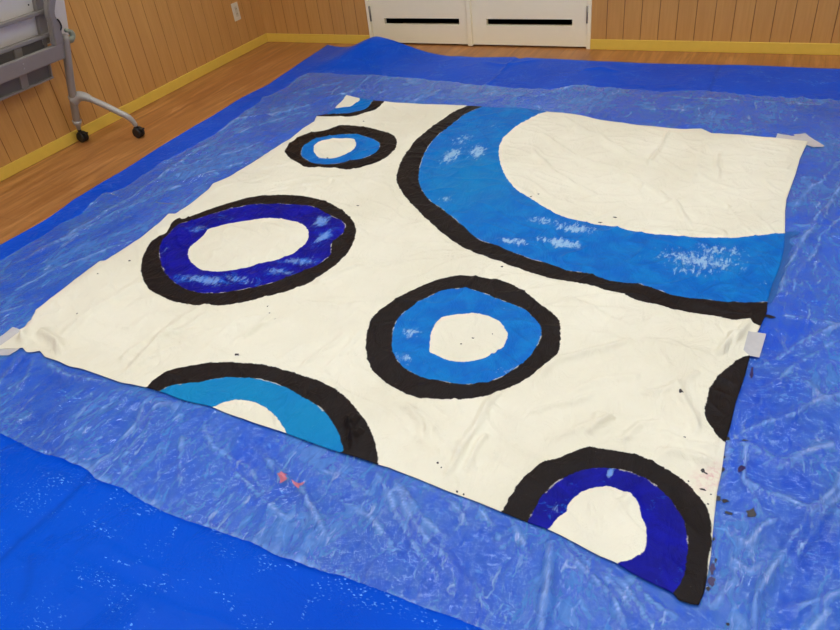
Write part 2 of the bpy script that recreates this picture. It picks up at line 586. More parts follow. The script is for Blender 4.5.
FILM_CREASES = [
    ([(210, 139), (240, 121), (273, 116), (303, 109), (330, 98), (360, 92), (375, 93)], .010, .007),
    ([(352, 95), (362, 86), (371, 75)], .008, .005),
    ([(214, 148), (250, 130), (285, 119), (318, 110)], .010, .004),
    ([(0, 275), (60, 243), (130, 200), (190, 158), (222, 138)], .014, .006),
    ([(0, 300), (60, 270), (120, 247), (180, 225)], .010, .004),
    ([(30, 255), (76, 236), (110, 218), (150, 200)], .009, .004),
    ([(60, 250), (80, 235)], .008, .005),
    ([(155, 196), (200, 178), (250, 160)], .009, .004),
    ([(150, 180), (200, 162), (240, 152), (270, 140)], .008, .003),
    ([(0, 315), (40, 303)], .01, .004),
    ([(518, 105), (545, 97), (583, 86)], .012, .009),
    ([(470, 107), (500, 100), (540, 98), (560, 100)], .012, .005),
    ([(425, 100), (440, 92), (470, 86)], .010, .004),
    ([(640, 96), (700, 101), (760, 104), (840, 108)], .010, .003),
    ([(640, 110), (690, 113)], .010, .003),
    ([(860, 170), (840, 190), (815, 225), (790, 262), (770, 310)], .009, .009),
    ([(860, 150), (835, 168), (810, 190), (788, 214)], .007, .004),
    ([(855, 205), (825, 235), (800, 275), (783, 300)], .006, .004),
    ([(776, 318), (800, 320), (840, 326), (870, 330)], .008, .004),
    ([(790, 226), (840, 232), (870, 236)], .008, .004),
    ([(870, 445), (840, 482), (800, 530), (770, 575), (757, 605), (750, 640)], .010, .012),
    ([(860, 468), (835, 500), (805, 545), (785, 570)], .007, .006),
    ([(870, 590), (840, 598), (800, 610), (778, 618)], .008, .006),
    ([(830, 612), (805, 635)], .008, .006),
    ([(736, 443), (741, 451), (742, 482), (750, 498), (760, 520)], .009, .007),
    ([(728, 436), (726, 455), (722, 480), (716, 505)], .010, .006),
    ([(738, 441), (753, 456), (772, 463), (788, 465), (803, 457), (819, 449), (850, 442)], .018, .009),
    ([(761, 466), (780, 471), (800, 470)], .008, .006),
    ([(744, 482), (764, 496), (785, 502), (811, 512), (850, 516)], .010, .008),
    ([(730, 438), (760, 430), (800, 412), (850, 390)], .010, .007),
    ([(755, 370), (790, 352), (830, 330), (860, 322)], .010, .006),
    ([(745, 400), (775, 385), (800, 362), (840, 342)], .008, .005),
    ([(800, 380), (820, 400), (850, 410)], .008, .006),
    ([(732, 540), (745, 548), (760, 530), (780, 520)], .009, .007),
    ([(729, 560), (748, 572), (765, 560)], .009, .006),
    ([(700, 615), (720, 600), (735, 575)], .010, .005),
    ([(389, 478), (411, 519), (440, 556), (474, 592), (490, 612)], .014, .009),
    ([(377, 472), (395, 515), (425, 560), (440, 585)], .008, .005),
    ([(400, 490), (425, 520), (455, 545)], .008, .006),
    ([(557, 536), (583, 573), (603, 595), (630, 640)], .009, .009),
    ([(566, 536), (600, 575), (640, 625)], .007, .006),
    ([(552, 538), (550, 565), (543, 605), (540, 640)], .013, .012),
    ([(508, 520), (520, 545), (532, 565)], .009, .006),
    ([(470, 505), (495, 530), (505, 560)], .009, .004),
    ([(250, 445), (279, 474), (303, 497), (317, 518), (329, 542)], .009, .009),
    ([(183, 435), (183, 460), (184, 490)], .008, .004),
    ([(150, 398), (135, 430), (110, 460), (92, 474)], .008, .008),
    ([(160, 402), (148, 432), (125, 462), (126, 482)], .007, .006),
    ([(175, 404), (150, 415), (130, 445)], .008, .005),
    ([(120, 403), (80, 425), (45, 447)], .005, .003),
    ([(24, 352), (10, 372), (-5, 392)], .006, .006),
    ([(38, 352), (30, 375), (12, 400)], .007, .005),
    ([(45, 362), (70, 378), (110, 384)], .012, .008),
    ([(320, 470), (350, 480), (372, 498)], .008, .004),
    ([(430, 490), (445, 500), (470, 530)], .008, .006),
    ([(230, 470), (260, 500), (290, 520)], .007, .004),
    ([(200, 420), (215, 450), (250, 470), (270, 505)], .007, .004),
    ([(340, 500), (370, 520), (400, 560)], .008, .005),
    ([(590, 552), (620, 585), (655, 630)], .008, .005),
    ([(620, 575), (650, 600), (690, 630)], .008, .005),
]
CANVAS_CREASES = [
    ([(33, 318), (29, 332), (26, 350)], .014, .012),
    ([(42, 333), (52, 340), (68, 356)], .016, .010),
    ([(120, 366), (140, 349), (160, 331)], .012, .005),
    ([(115, 384), (150, 360), (190, 345)], .012, .004),
    ([(60, 345), (90, 320), (115, 300), (135, 285)], .012, .004),
    ([(60, 342), (90, 318), (125, 296), (142, 284)], .016, .005),
    ([(150, 345), (190, 318), (215, 305)], .014, .004),
    ([(125, 375), (150, 352), (165, 338), (200, 332)], .014, .004),
    ([(230, 350), (262, 330), (290, 322)], .010, .004),
    ([(560, 300), (590, 312), (625, 330)], .014, .004),
    ([(300, 305), (340, 312), (368, 305)], .014, .004),
    ([(400, 405), (420, 425), (425, 455)], .014, .005),
    ([(560, 405), (600, 385), (640, 380)], .014, .005),
    ([(450, 468), (472, 437), (495, 404), (503, 396)], .010, .006),
    ([(463, 474), (478, 450), (487, 437)], .009, .005),
    ([(445, 480), (456, 455), (462, 445)], .009, .004),
    ([(525, 416), (570, 409), (600, 396)], .008, .004),
    ([(528, 389), (553, 366), (595, 354), (632, 345)], .012, .006),
    ([(545, 440), (590, 430), (595, 428), (600, 415)], .010, .004),
    ([(600, 143), (634, 160), (668, 171), (697, 183), (740, 196)], .012, .006),
    ([(595, 164), (643, 186), (674, 206), (691, 229)], .010, .006),
    ([(560, 120), (590, 135), (620, 150)], .012, .005),
    ([(540, 135), (575, 160), (620, 176)], .012, .005),
    ([(530, 150), (555, 178), (600, 200)], .012, .005),
    ([(668, 131), (660, 151), (646, 169)], .007, .005),
    ([(718, 155), (715, 170), (720, 182)], .008, .005),
    ([(700, 196), (715, 205), (730, 212)], .010, .006),
    ([(711, 137), (700, 160), (690, 215)], .025, .004),
    ([(750, 160), (790, 163)], .006, .003),
    ([(262, 196), (310, 186), (348, 177)], .010, .004),
    ([(275, 316), (260, 330), (245, 342)], .008, .004),
    ([(210, 345), (240, 325), (270, 318)], .007, .003),
    ([(312, 288), (345, 275), (378, 266)], .009, .005),
    ([(370, 268), (400, 265), (440, 262)], .008, .003),
    ([(300, 372), (325, 350), (345, 335)], .009, .004),
    ([(320, 380), (345, 350), (365, 330)], .008, .003),
    ([(155, 345), (190, 328), (215, 315)], .012, .004),
    ([(676, 385), (685, 410), (697, 441)], .012, .006),
    ([(640, 400), (670, 392), (700, 375)], .012, .005),
    ([(620, 450), (640, 430), (665, 425)], .012, .005),
    ([(590, 440), (600, 430), (612, 420)], .012, .008),
    ([(735, 335), (728, 348), (715, 362)], .012, .008),
    ([(752, 322), (742, 332), (735, 350)], .010, .007),
    ([(655, 452), (690, 462), (718, 466)], .012, .005),
    ([(660, 435), (690, 450), (722, 452)], .010, .004),
    ([(640, 346), (680, 352), (715, 365)], .018, .004),
    ([(610, 518), (630, 500), (640, 520)], .014, .004),
    ([(342, 430), (352, 428), (358, 420)], .007, .008),
    ([(346, 442), (356, 440), (362, 432)], .007, .008),
    ([(345, 420), (352, 440), (354, 456)], .008, .007),
]
TARP_CREASES = [
    ([(96, 470), (60, 505), (23, 541), (-20, 582)], .009, -.003),
    ([(-20, 522), (0, 530), (26, 543), (69, 563), (120, 586), (210, 622), (260, 642)], .007, .005),
    ([(34, 552), (28, 575), (20, 606)], .010, -.002),
    ([(0, 452), (40, 468), (90, 482)], .02, .006),
    ([(60, 575), (100, 600), (150, 625)], .008, .003),
    ([(90, 540), (130, 560), (180, 580)], .008, .003),
    ([(40, 545), (80, 530), (95, 522)], .006, .003),
    ([(516, 57), (500, 75), (470, 100)], .010, .007),
    ([(722, 58), (712, 85), (700, 130)], .010, -.003),
    ([(480, 62), (505, 66), (540, 60)], .02, .006),
    ([(585, 70), (600, 68), (620, 72)], .02, .006),
    ([(560, 535), (550, 580), (545, 625)], .012, .004),
]


def h_hump(X, Y):
    c = 1.03 + (Y + 0.16) * 0.35
    prof = np.exp(-np.abs((X - c) / np.where(X < c, .17, .30)) ** 1.8)
    return 0.092 * prof * sstep(-0.62, -0.14, Y)


_cdist = {}


def h_tarp(X, Y):
    low = 0.004 * (pn(X * 1.7, Y * 1.7, 3) + .6) + 0.0015 * (pn(X * 6, Y * 6, 4) + .6)
    return 0.0015 + np.maximum(low, 0) + np.maximum(creases(X, Y, TARP_CREASES), -.0012) + h_hump(X, Y)


def film_wrinkle(X, Y):
    wx = X + 0.05 * pn(X * 4, Y * 4, 21) + .02 * pn(X * 11, Y * 11, 23)
    wy = Y + 0.05 * pn(X * 4, Y * 4, 22) + .02 * pn(X * 11, Y * 11, 24)
    a, b = rot2(wx, wy, 1.40)
    a2, b2 = rot2(wx, wy, 0.2)
    m = sstep(-.35, .5, pn(X * 2.3, Y * 2.3, 31)) * 1.1 + .4
    h = 0.0050 * ridged(a * 3.2, b * 7.5, 41, 3) * m
    h += 0.0034 * ridged(a2 * 14, b2 * 8, 42, 2.5) * m
    h += 0.0024 * ridged(a * 13, b * 24, 43, 2) * m
    h += 0.0030 * np.clip(pn(X * 5, Y * 5, 44), 0, 1)
    return h + 1.25 * creases(X, Y, FILM_CREASES)


def canvas_wrinkle(X, Y):
    wx = X + 0.06 * pn(X * 3, Y * 3, 51)
    wy = Y + 0.06 * pn(X * 3, Y * 3, 52)
    a, b = rot2(wx, wy, 0.6)
    m = sstep(-.3, .6, pn(X * 1.8, Y * 1.8, 61))
    h = 0.007 * np.clip(pn(X * 3.1, Y * 3.1, 53) + .35, 0, 1)
    h += 0.004 * np.clip(pn(a * 5, b * 11, 54) + .3, 0, 1)
    h += 0.007 * ridged(a * 3.6, b * 8, 55, 5) * m
    a, b = rot2(wx, wy, -0.5)
    h += 0.005 * ridged(a * 4, b * 10, 56, 5) * (1 - m)
    h += 0.0012 * pn(X * 17, Y * 17, 57)
    return h + 0.0012 + 2.3 * np.maximum(creases(X, Y, CANVAS_CREASES), 0)


def h_film(X, Y):
    d = sdf(X, Y, CANVAS_LOOP).reshape(X.shape)
    return h_tarp(X, Y) + 0.0025 + film_wrinkle(X, Y) * sstep(0.0, 0.045, d)


def h_canvas(X, Y):
    d = -sdf(X, Y, CANVAS_LOOP).reshape(X.shape)
    return h_tarp(X, Y) + 0.0048 + canvas_wrinkle(X, Y) * (.30 + .70 * sstep(0, .05, d))


def resample(P, n):
    P = np.array(P, float)
    s = np.r_[0, np.cumsum(np.hypot(*np.diff(P, axis=0).T))]
    t = np.linspace(0, s[-1], n)
    return np.c_[np.interp(t, s, P[:, 0]), np.interp(t, s, P[:, 1])]


def sheet_grid(left, back, right, front, nu, nv):
    """Grid between four edges: front/back run left to right, left/right run front to back."""
    F, Bk, L, R = resample(front, nu), resample(back, nu), resample(left, nv), resample(right, nv)
    u = np.linspace(0, 1, nu)[None, :, None]
    v = np.linspace(0, 1, nv)[:, None, None]
    G = (1 - v) * F[None] + v * Bk[None] + (1 - u) * L[:, None] + u * R[:, None] - (
        (1 - u) * (1 - v) * F[0] + u * (1 - v) * F[-1] + (1 - u) * v * Bk[0] + u * v * Bk[-1])
    return G[..., 0], G[..., 1]


def sheet_mesh(name, X, Y, Z, attrs):
    nv, nu = X.shape
    me = bpy.data.meshes.new(name)
    co = np.stack([X.ravel(), Y.ravel(), Z.ravel()], 1)
    i = np.arange(nv * nu).reshape(nv, nu)
    q = np.stack([i[:-1, :-1], i[:-1, 1:], i[1:, 1:], i[1:, :-1]], -1).reshape(-1, 4)
    me.vertices.add(len(co))
    me.vertices.foreach_set('co', co.ravel())
    me.loops.add(q.size)
    me.loops.foreach_set('vertex_index', q.ravel().astype(np.int32))
    me.polygons.add(len(q))
    me.polygons.foreach_set('loop_start', np.arange(0, q.size, 4, dtype=np.int32))
    me.update(calc_edges=True)
    for k, v in attrs.items():
        a = me.attributes.new(k, 'FLOAT', 'POINT')
        a.data.foreach_set('value', np.asarray(v, np.float32).ravel())
    return me


# ------------------------------------------------------------------ materials
FILM_COLOR = srgb(116, 192, 252)
M_LW = wood_wall('wood_panelling_left', 1)
M_BW = wood_wall('wood_panelling_back', 0)
M_FLOOR = floor_mat()
M_BASE = plain('mustard_baseboard', srgb(224, 188, 78), 0.45, var=.05, spec=.3)
M_DOOR = plain('cream_door', srgb(243, 232, 200), 0.45, var=.02, spec=.3)
M_DOORF = plain('cream_door_frame', srgb(244, 233, 198), 0.45, var=.02, spec=.3)
M_CEIL = plain('white_ceiling', srgb(240, 238, 232), 0.9)
M_PLAINW = plain('cream_wall', srgb(236, 226, 204), 0.8)
M_DARK = plain('dark_void', (0.004, 0.004, 0.004), 0.9)
M_STEEL = plain('hinge_steel', srgb(140, 132, 118), 0.35, 0.8)
M_PLATE = plain('ivory_plastic', srgb(214, 204, 178), 0.4, var=.02)
M_PLATE2 = plain('ivory_plastic_dark', srgb(198, 186, 156), 0.4, var=.02)
M_GREY = plain('grey_coated_steel', srgb(150, 143, 134), 0.45, 0.15, var=.04)
M_GREYL = plain('light_grey_casting', srgb(172, 168, 160), 0.42, 0.15, var=.04)
M_GREYD = plain('grey_tray', srgb(112, 108, 103), 0.5, 0.1, var=.05)
M_GREEN = plain('greenish_grey_lever', srgb(140, 146, 128), 0.45, 0.1, var=.04)
M_TOP = plain('white_laminate', srgb(222, 216, 206), 0.4, var=.02)
M_BLACK = plain('black_rubber', srgb(24, 23, 24), 0.5)
M_EMIT = NT('light_diffuser')
M_EMIT.set(Base_Color=(0.9, 0.9, 0.88), Emission_Color=LIGHT_COLOR, Emission_Strength=LIGHT_STRENGTH)
M_EMIT = M_EMIT.m
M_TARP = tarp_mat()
M_FILM = film_mat()
M_CANVAS = canvas_mat()
M_TAPE = tape_mat()
M_PBLACK = plain('dried_black_paint', srgb(28, 20, 30), 0.35, var=.2, scale=60)
M_PPURPLE = plain('dried_purple_paint', srgb(44, 24, 90), 0.35, var=.2, scale=60)
M_PRED = plain('dried_coral_paint', srgb(206, 118, 138), 0.5, var=.15, scale=60)
M_PBLUE = plain('dried_blue_paint', srgb(10, 96, 176), 0.4, var=.15, scale=60)


# ------------------------------------------------------------------ setting: floor, walls, ceiling
def struct(name, bm, mat, **k):
    o = obj(name, bm, mat, **k)
    o['kind'] = 'structure'
    return o


struct('floor', B((-0.05, ROOM_Y, -0.08), (ROOM_X, 0.6, 0.0)), M_FLOOR)
struct('ceiling', B((-0.05, ROOM_Y, ROOM_Z), (ROOM_X, 0.6, ROOM_Z + 0.08)), M_CEIL)


def grooved(name, axis, a, b, z0, z1, offs, mat, pitch=0.1003, thick=0.06):
    """A panelled wall face with a narrow V groove at every board joint, closed behind as a slab."""
    xs = []
    k = math.ceil((a - offs) / pitch)
    while offs + k * pitch < b:
        g = offs + k * pitch
        if g - .002 > a and g + .002 < b:
            xs += [(g - .0022, 0, 0), (g - .0012, .0022, 1), (g + .0012, .0022, 1), (g + .0022, 0, 0)]
        k += 1
    xs = [(a, 0, 0)] + xs + [(b, 0, 0)]
    bm = bmesh.new()
    lay = bm.verts.layers.float.new('groove')
    cols = []
    for s, d, gr in xs:
        c = []
        for z in (z0, z1):
            p = (s, d, z) if axis == 0 else (-d, s, z)
            v = bm.verts.new(p)
            v[lay] = gr
            c.append(v)
        cols.append(c)
    for p, q in zip(cols, cols[1:]):
        bm.faces.new((p[0], q[0], q[1], p[1]))
    back = []
    for s in (a, b):
        c = []
        for z in (z0, z1):
            c.append(bm.verts.new((s, thick, z) if axis == 0 else (-thick, s, z)))
        back.append(c)
    bm.faces.new((back[1][0], back[0][0], back[0][1], back[1][1]))
    bm.faces.new((back[0][0], cols[0][0], cols[0][1], back[0][1]))
    bm.faces.new((cols[-1][0], back[1][0], back[1][1], cols[-1][1]))
    bm.faces.new([c[1] for c in cols] + [back[1][1], back[0][1]])
    bmesh.ops.recalc_face_normals(bm, faces=bm.faces[:])
    return struct(name, bm, mat)


DX0, DX1, DZ = 0.893, 2.437, 2.0
grooved('wall_back', 0, 0.0, DX0, 0, ROOM_Z, 0.0006, M_BW)
grooved('wall_back', 0, DX1, ROOM_X, 0, ROOM_Z, 2.5299, M_BW)
grooved('wall_back', 0, DX0, DX1, DZ, ROOM_Z, 0.0006, M_BW)
grooved('wall_left', 1, ROOM_Y, 0.0, 0, ROOM_Z, -1.398, M_LW)
struct('wall_right', B((ROOM_X, ROOM_Y, 0), (ROOM_X + .06, 0.0, ROOM_Z)), M_PLAINW)
struct('wall_front', B((0, ROOM_Y - .06, 0), (ROOM_X, ROOM_Y, ROOM_Z)), M_PLAINW)

# baseboards
BH = 0.0603


def baseboard(name, a, b):
    bm = bmesh.new()
    box(bm, a, b, 0.0025, 2)
    return struct(name, bm, M_BASE)


baseboard('baseboard_back', (0.012, -0.010, 0), (DX0, 0.0, BH))
baseboard('baseboard_back', (DX1, -0.010, 0), (ROOM_X, 0.0, BH))
baseboard('baseboard_left', (0, ROOM_Y, 0), (0.010, 0.0, BH))

# closet behind the doors (stays dark)
bm = bmesh.new()
box(bm, (DX0 - .06, 0.55, 0), (DX1 + .06, 0.60, DZ + .06))
box(bm, (DX0 - .06, 0.06, 0), (DX0 - .01, 0.55, DZ + .06))
box(bm, (DX1 + .01, 0.06, 0), (DX1 + .06, 0.55, DZ + .06))
box(bm, (DX0 - .01, 0.06, DZ + .01), (DX1 + .01, 0.55, DZ + .06))
struct('wall_closet', bm, M_DARK)

# door frame
bm = bmesh.new()
box(bm, (DX0, -0.008, 0), (0.920, 0.055, DZ), 0.002)
box(bm, (2.412, -0.008, 0), (DX1, 0.055, DZ), 0.002)
box(bm, (0.920, -0.008, DZ - .028), (2.412, 0.055, DZ), 0.002)
struct('trim_1', bm, M_DOORF)


def leaf(name, x0, x1, sx0, sx1, hinge_x, label):
    z0, z1, s0, s1 = 0.012, DZ - .032, 0.132, 0.1725
    bm = bmesh.new()
    ya, yb = 0.002, 0.034
    xs, zs = [x0, sx0, sx1, x1], [z0, s0, s1, z1]
    vf = {(i, j, k): bm.verts.new((xs[i], (ya, yb)[k], zs[j])) for i in range(4) for j in range(4) for k in range(2)}
    for i in range(3):
        for j in range(3):
            if (i, j) == (1, 1):
                continue
            bm.faces.new((vf[i, j, 0], vf[i + 1, j, 0], vf[i + 1, j + 1, 0], vf[i, j + 1, 0]))
            bm.faces.new((vf[i, j, 1], vf[i, j + 1, 1], vf[i + 1, j + 1, 1], vf[i + 1, j, 1]))
    for (a, b) in (((1, 1), (2, 1)), ((2, 1), (2, 2)), ((2, 2), (1, 2)), ((1, 2), (1, 1))):
        bm.faces.new((vf[a[0], a[1], 0], vf[b[0], b[1], 0], vf[b[0], b[1], 1], vf[a[0], a[1], 1]))
    rim = [(i, 0) for i in range(4)] + [(3, j) for j in range(1, 4)] + [(i, 3) for i in (2, 1, 0)] + [(0, j) for j in (2, 1)]
    for a, b in zip(rim, rim[1:] + rim[:1]):
        bm.faces.new((vf[a[0], a[1], 0], vf[a[0], a[1], 1], vf[b[0], b[1], 1], vf[b[0], b[1], 0]))
    bmesh.ops.recalc_face_normals(bm, faces=bm.faces[:])
    o = struct(name, bm, M_DOOR)
    for hz in (0.155, 1.55):
        bm = bmesh.new()
        tube(bm, [(hinge_x, -0.004, hz), (hinge_x, -0.004, hz + .095)], 0.0065, 12)
        for q in (0.0, 0.03, 0.062, 0.095):
            tube(bm, [(hinge_x, -0.004, hz + q - .001), (hinge_x, -0.004, hz + q + .001)], 0.0075, 12)
        obj('hinge', bm, M_STEEL, o, True)
    hx = x1 - .06 if hinge_x < x0 + .1 else x0 + .06
    bm = bmesh.new()
    tube(bm, bez([(hx, 0.002, .92), (hx, -0.035, .93), (hx, -0.035, 1.05), (hx, 0.002, 1.06)], 6), .007, 10)
    obj('handle', bm, M_STEEL, o, True)
    return o


leaf('door_1', 0.922, 1.640, 1.019, 1.573, 0.919, '')
leaf('door_2', 1.662, 2.410, 1.762, 2.320, 2.413, '')
bm = bmesh.new()
box(bm, (1.630, -0.013, 0.004), (1.664, 0.003, DZ - .03), 0.003)
struct('trim_2', bm, M_DOORF)

# ceiling lights
for i, (lx, ly) in enumerate(LIGHTS):
    t = empty('ceiling_light', (lx, ly, ROOM_Z))
    tag(t, 'glowing white ceiling light in the %s row from the doors, %s' % (('first', 'second', 'third')[i // 3], ('nearest the left wall', 'in the middle', 'nearest the right wall')[i % 3]), 'ceiling light', 'ceiling lights of the room')
    bm = bmesh.new()
    for a, b in (((-.64, -.27), (.64, -.25)), ((-.64, .25), (.64, .27)), ((-.64, -.25), (-.62, .25)), ((.62, -.25), (.64, .25))):
        box(bm, (lx + a[0], ly + a[1], ROOM_Z - .05), (lx + b[0], ly + b[1], ROOM_Z))
    obj('frame', bm, M_CEIL, t)
    obj('diffuser', B((lx - .62, ly - .25, ROOM_Z - .045), (lx + .62, ly + .25, ROOM_Z - .03)), M_EMIT, t)

# ------------------------------------------------------------------ blue tarpaulin
TARP_L = world2([(0, 245.8), (25, 232), (50, 218), (65, 207), (72.8, 200.6), (100, 184), (125.4, 169), (144, 157), (157, 148.6), (188.6, 130),
                 (214, 115.7), (243, 97), (268.6, 84.3), (303, 61.4), (310, 56.7), (327.5, 45)], .003)
TARP_L = [(0.60, -5.2), (0.60, -4.2), (0.595, -3.4)] + TARP_L
TARP_B = [TARP_L[-1], (0.66, -.10), (0.76, -.125), (.9, -.14), (1.0, -.15), (1.15, -.165), (1.3, -.18), (1.45, -.21), (1.6, -.235)] + world2(
    [(460, 56.5), (475.7, 57.6), (499.5, 57.8), (513.8, 57.8), (519.8, 59.5), (526.9, 58.2), (540, 59), (587.6, 61), (640, 63.2), (740, 65.2), (790, 67), (840, 69)], .003) + [(4.6, -.225), (5.3, -.22)]
TARP_R = [(5.3, -5.2), (5.3, -.22)]
TARP_F = [(0.60, -5.2), (5.3, -5.2)]
X, Y = sheet_grid(TARP_L, TARP_B, TARP_R, TARP_F, 480, 520)
Z = h_tarp(X, Y)
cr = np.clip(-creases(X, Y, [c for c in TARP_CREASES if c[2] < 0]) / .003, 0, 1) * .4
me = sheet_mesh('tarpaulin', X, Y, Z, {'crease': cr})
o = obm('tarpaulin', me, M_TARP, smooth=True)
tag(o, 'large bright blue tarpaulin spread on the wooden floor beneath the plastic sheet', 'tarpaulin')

# ------------------------------------------------------------------ clear plastic film
FILM_L = [(0.735, -3.70)] + world2([(-40, 290), (0, 263), (25, 247), (57.7, 228), (82.8, 214.4), (95.3, 203), (103.4, 194.4), (110.4, 196), (130.5, 185.6), (140.5, 178), (160.6, 165.5),
                  (174, 157), (197, 145.7), (214, 137), (234, 121.4), (245.7, 111.4), (261, 103), (263, 99), (285.7, 88.6), (297, 78.6), (308, 73.2)], .006)
FILM_B = [FILM_L[-1]] + world2([(317.9, 72.8), (348, 75.8), (370.6, 74.5), (385.6, 77.3), (420, 79.4), (457.6, 83.5), (487.7, 86.6), (520, 89), (553, 90.8), (570.5, 88.3), (584.3, 85.3),
                  (595.6, 88.3), (630, 90), (662.6, 93.3), (680, 91.8), (712.8, 92.8), (740.4, 95.8), (770.5, 98.3), (805.6, 99.8), (840, 101.6)], .006) + [(4.9, -.66)]
FILM_F = [FILM_L[0]] + world2([(-30, 420), (0, 434), (15, 441.4), (40, 454), (62.7, 461.5), (75, 466.5), (82.9, 468.6), (88.6, 471.4), (97, 481.4), (122.9, 490), (142.9, 501.4),
                  (165.7, 512.9), (185.7, 521.4), (211.4, 529), (227.6, 534.7), (260, 547), (280, 558.5), (302.8, 566), (330.4, 574.9), (340.5, 576), (360.5, 584.9),
                  (398, 597.4), (420, 606.5), (452.6, 617.5), (480, 629.5)], .006) + [(3.6, -3.78), (4.2, -3.76), (4.9, -3.80)]
FILM_R = [(4.9, -3.80), (4.87, -2.5), (4.9, -.66)]
X, Y = sheet_grid(FILM_L, FILM_B, FILM_R, FILM_F, 640, 500)
ed = np.minimum(np.minimum(seg_dist(X, Y, FILM_L, False)[0], seg_dist(X, Y, FILM_B, False)[0]), seg_dist(X, Y, FILM_F, False)[0])
Z = h_film(X, Y) + 0.004 * np.exp(-(ed / .02) ** 2) * (0.5 + pn(X * 7, Y * 7, 91))
fe = seg_dist(X, Y, FILM_F, False)[0]
milk_shine = np.clip(creases(X, Y, [(p, w_ * .9, 1.0) for p, w_, h_ in FILM_CREASES]), 0, 1) * (.45 + .55 * (pn(X * 25, Y * 25, 95) + .5)) * .75  # paler along folds: doubled film plus highlights painted in
milk_shine += .8 * np.clip(creases(X, Y, [(p, w_ * .32, 1.0) for p, w_, h_ in FILM_CREASES]), 0, 1) * sstep(-.3, .3, pn(X * 14, Y * 14, 96))
milk_shine += .5 * np.exp(-(fe / .014) ** 2) * sstep(-.5, .3, pn(X * 5, Y * 5, 92)) + .22 * np.exp(-(ed / .010) ** 2)
# the doubled hem lying along the left and back
me = sheet_mesh('plastic_sheet', X, Y, Z, {'milk_shine': np.clip(milk_shine, 0, 1)})
film = obm('plastic_sheet', me, M_FILM, smooth=True)
tag(film, 'crinkled clear plastic sheet lying between blue tarpaulin and painted cloth', 'plastic sheet')

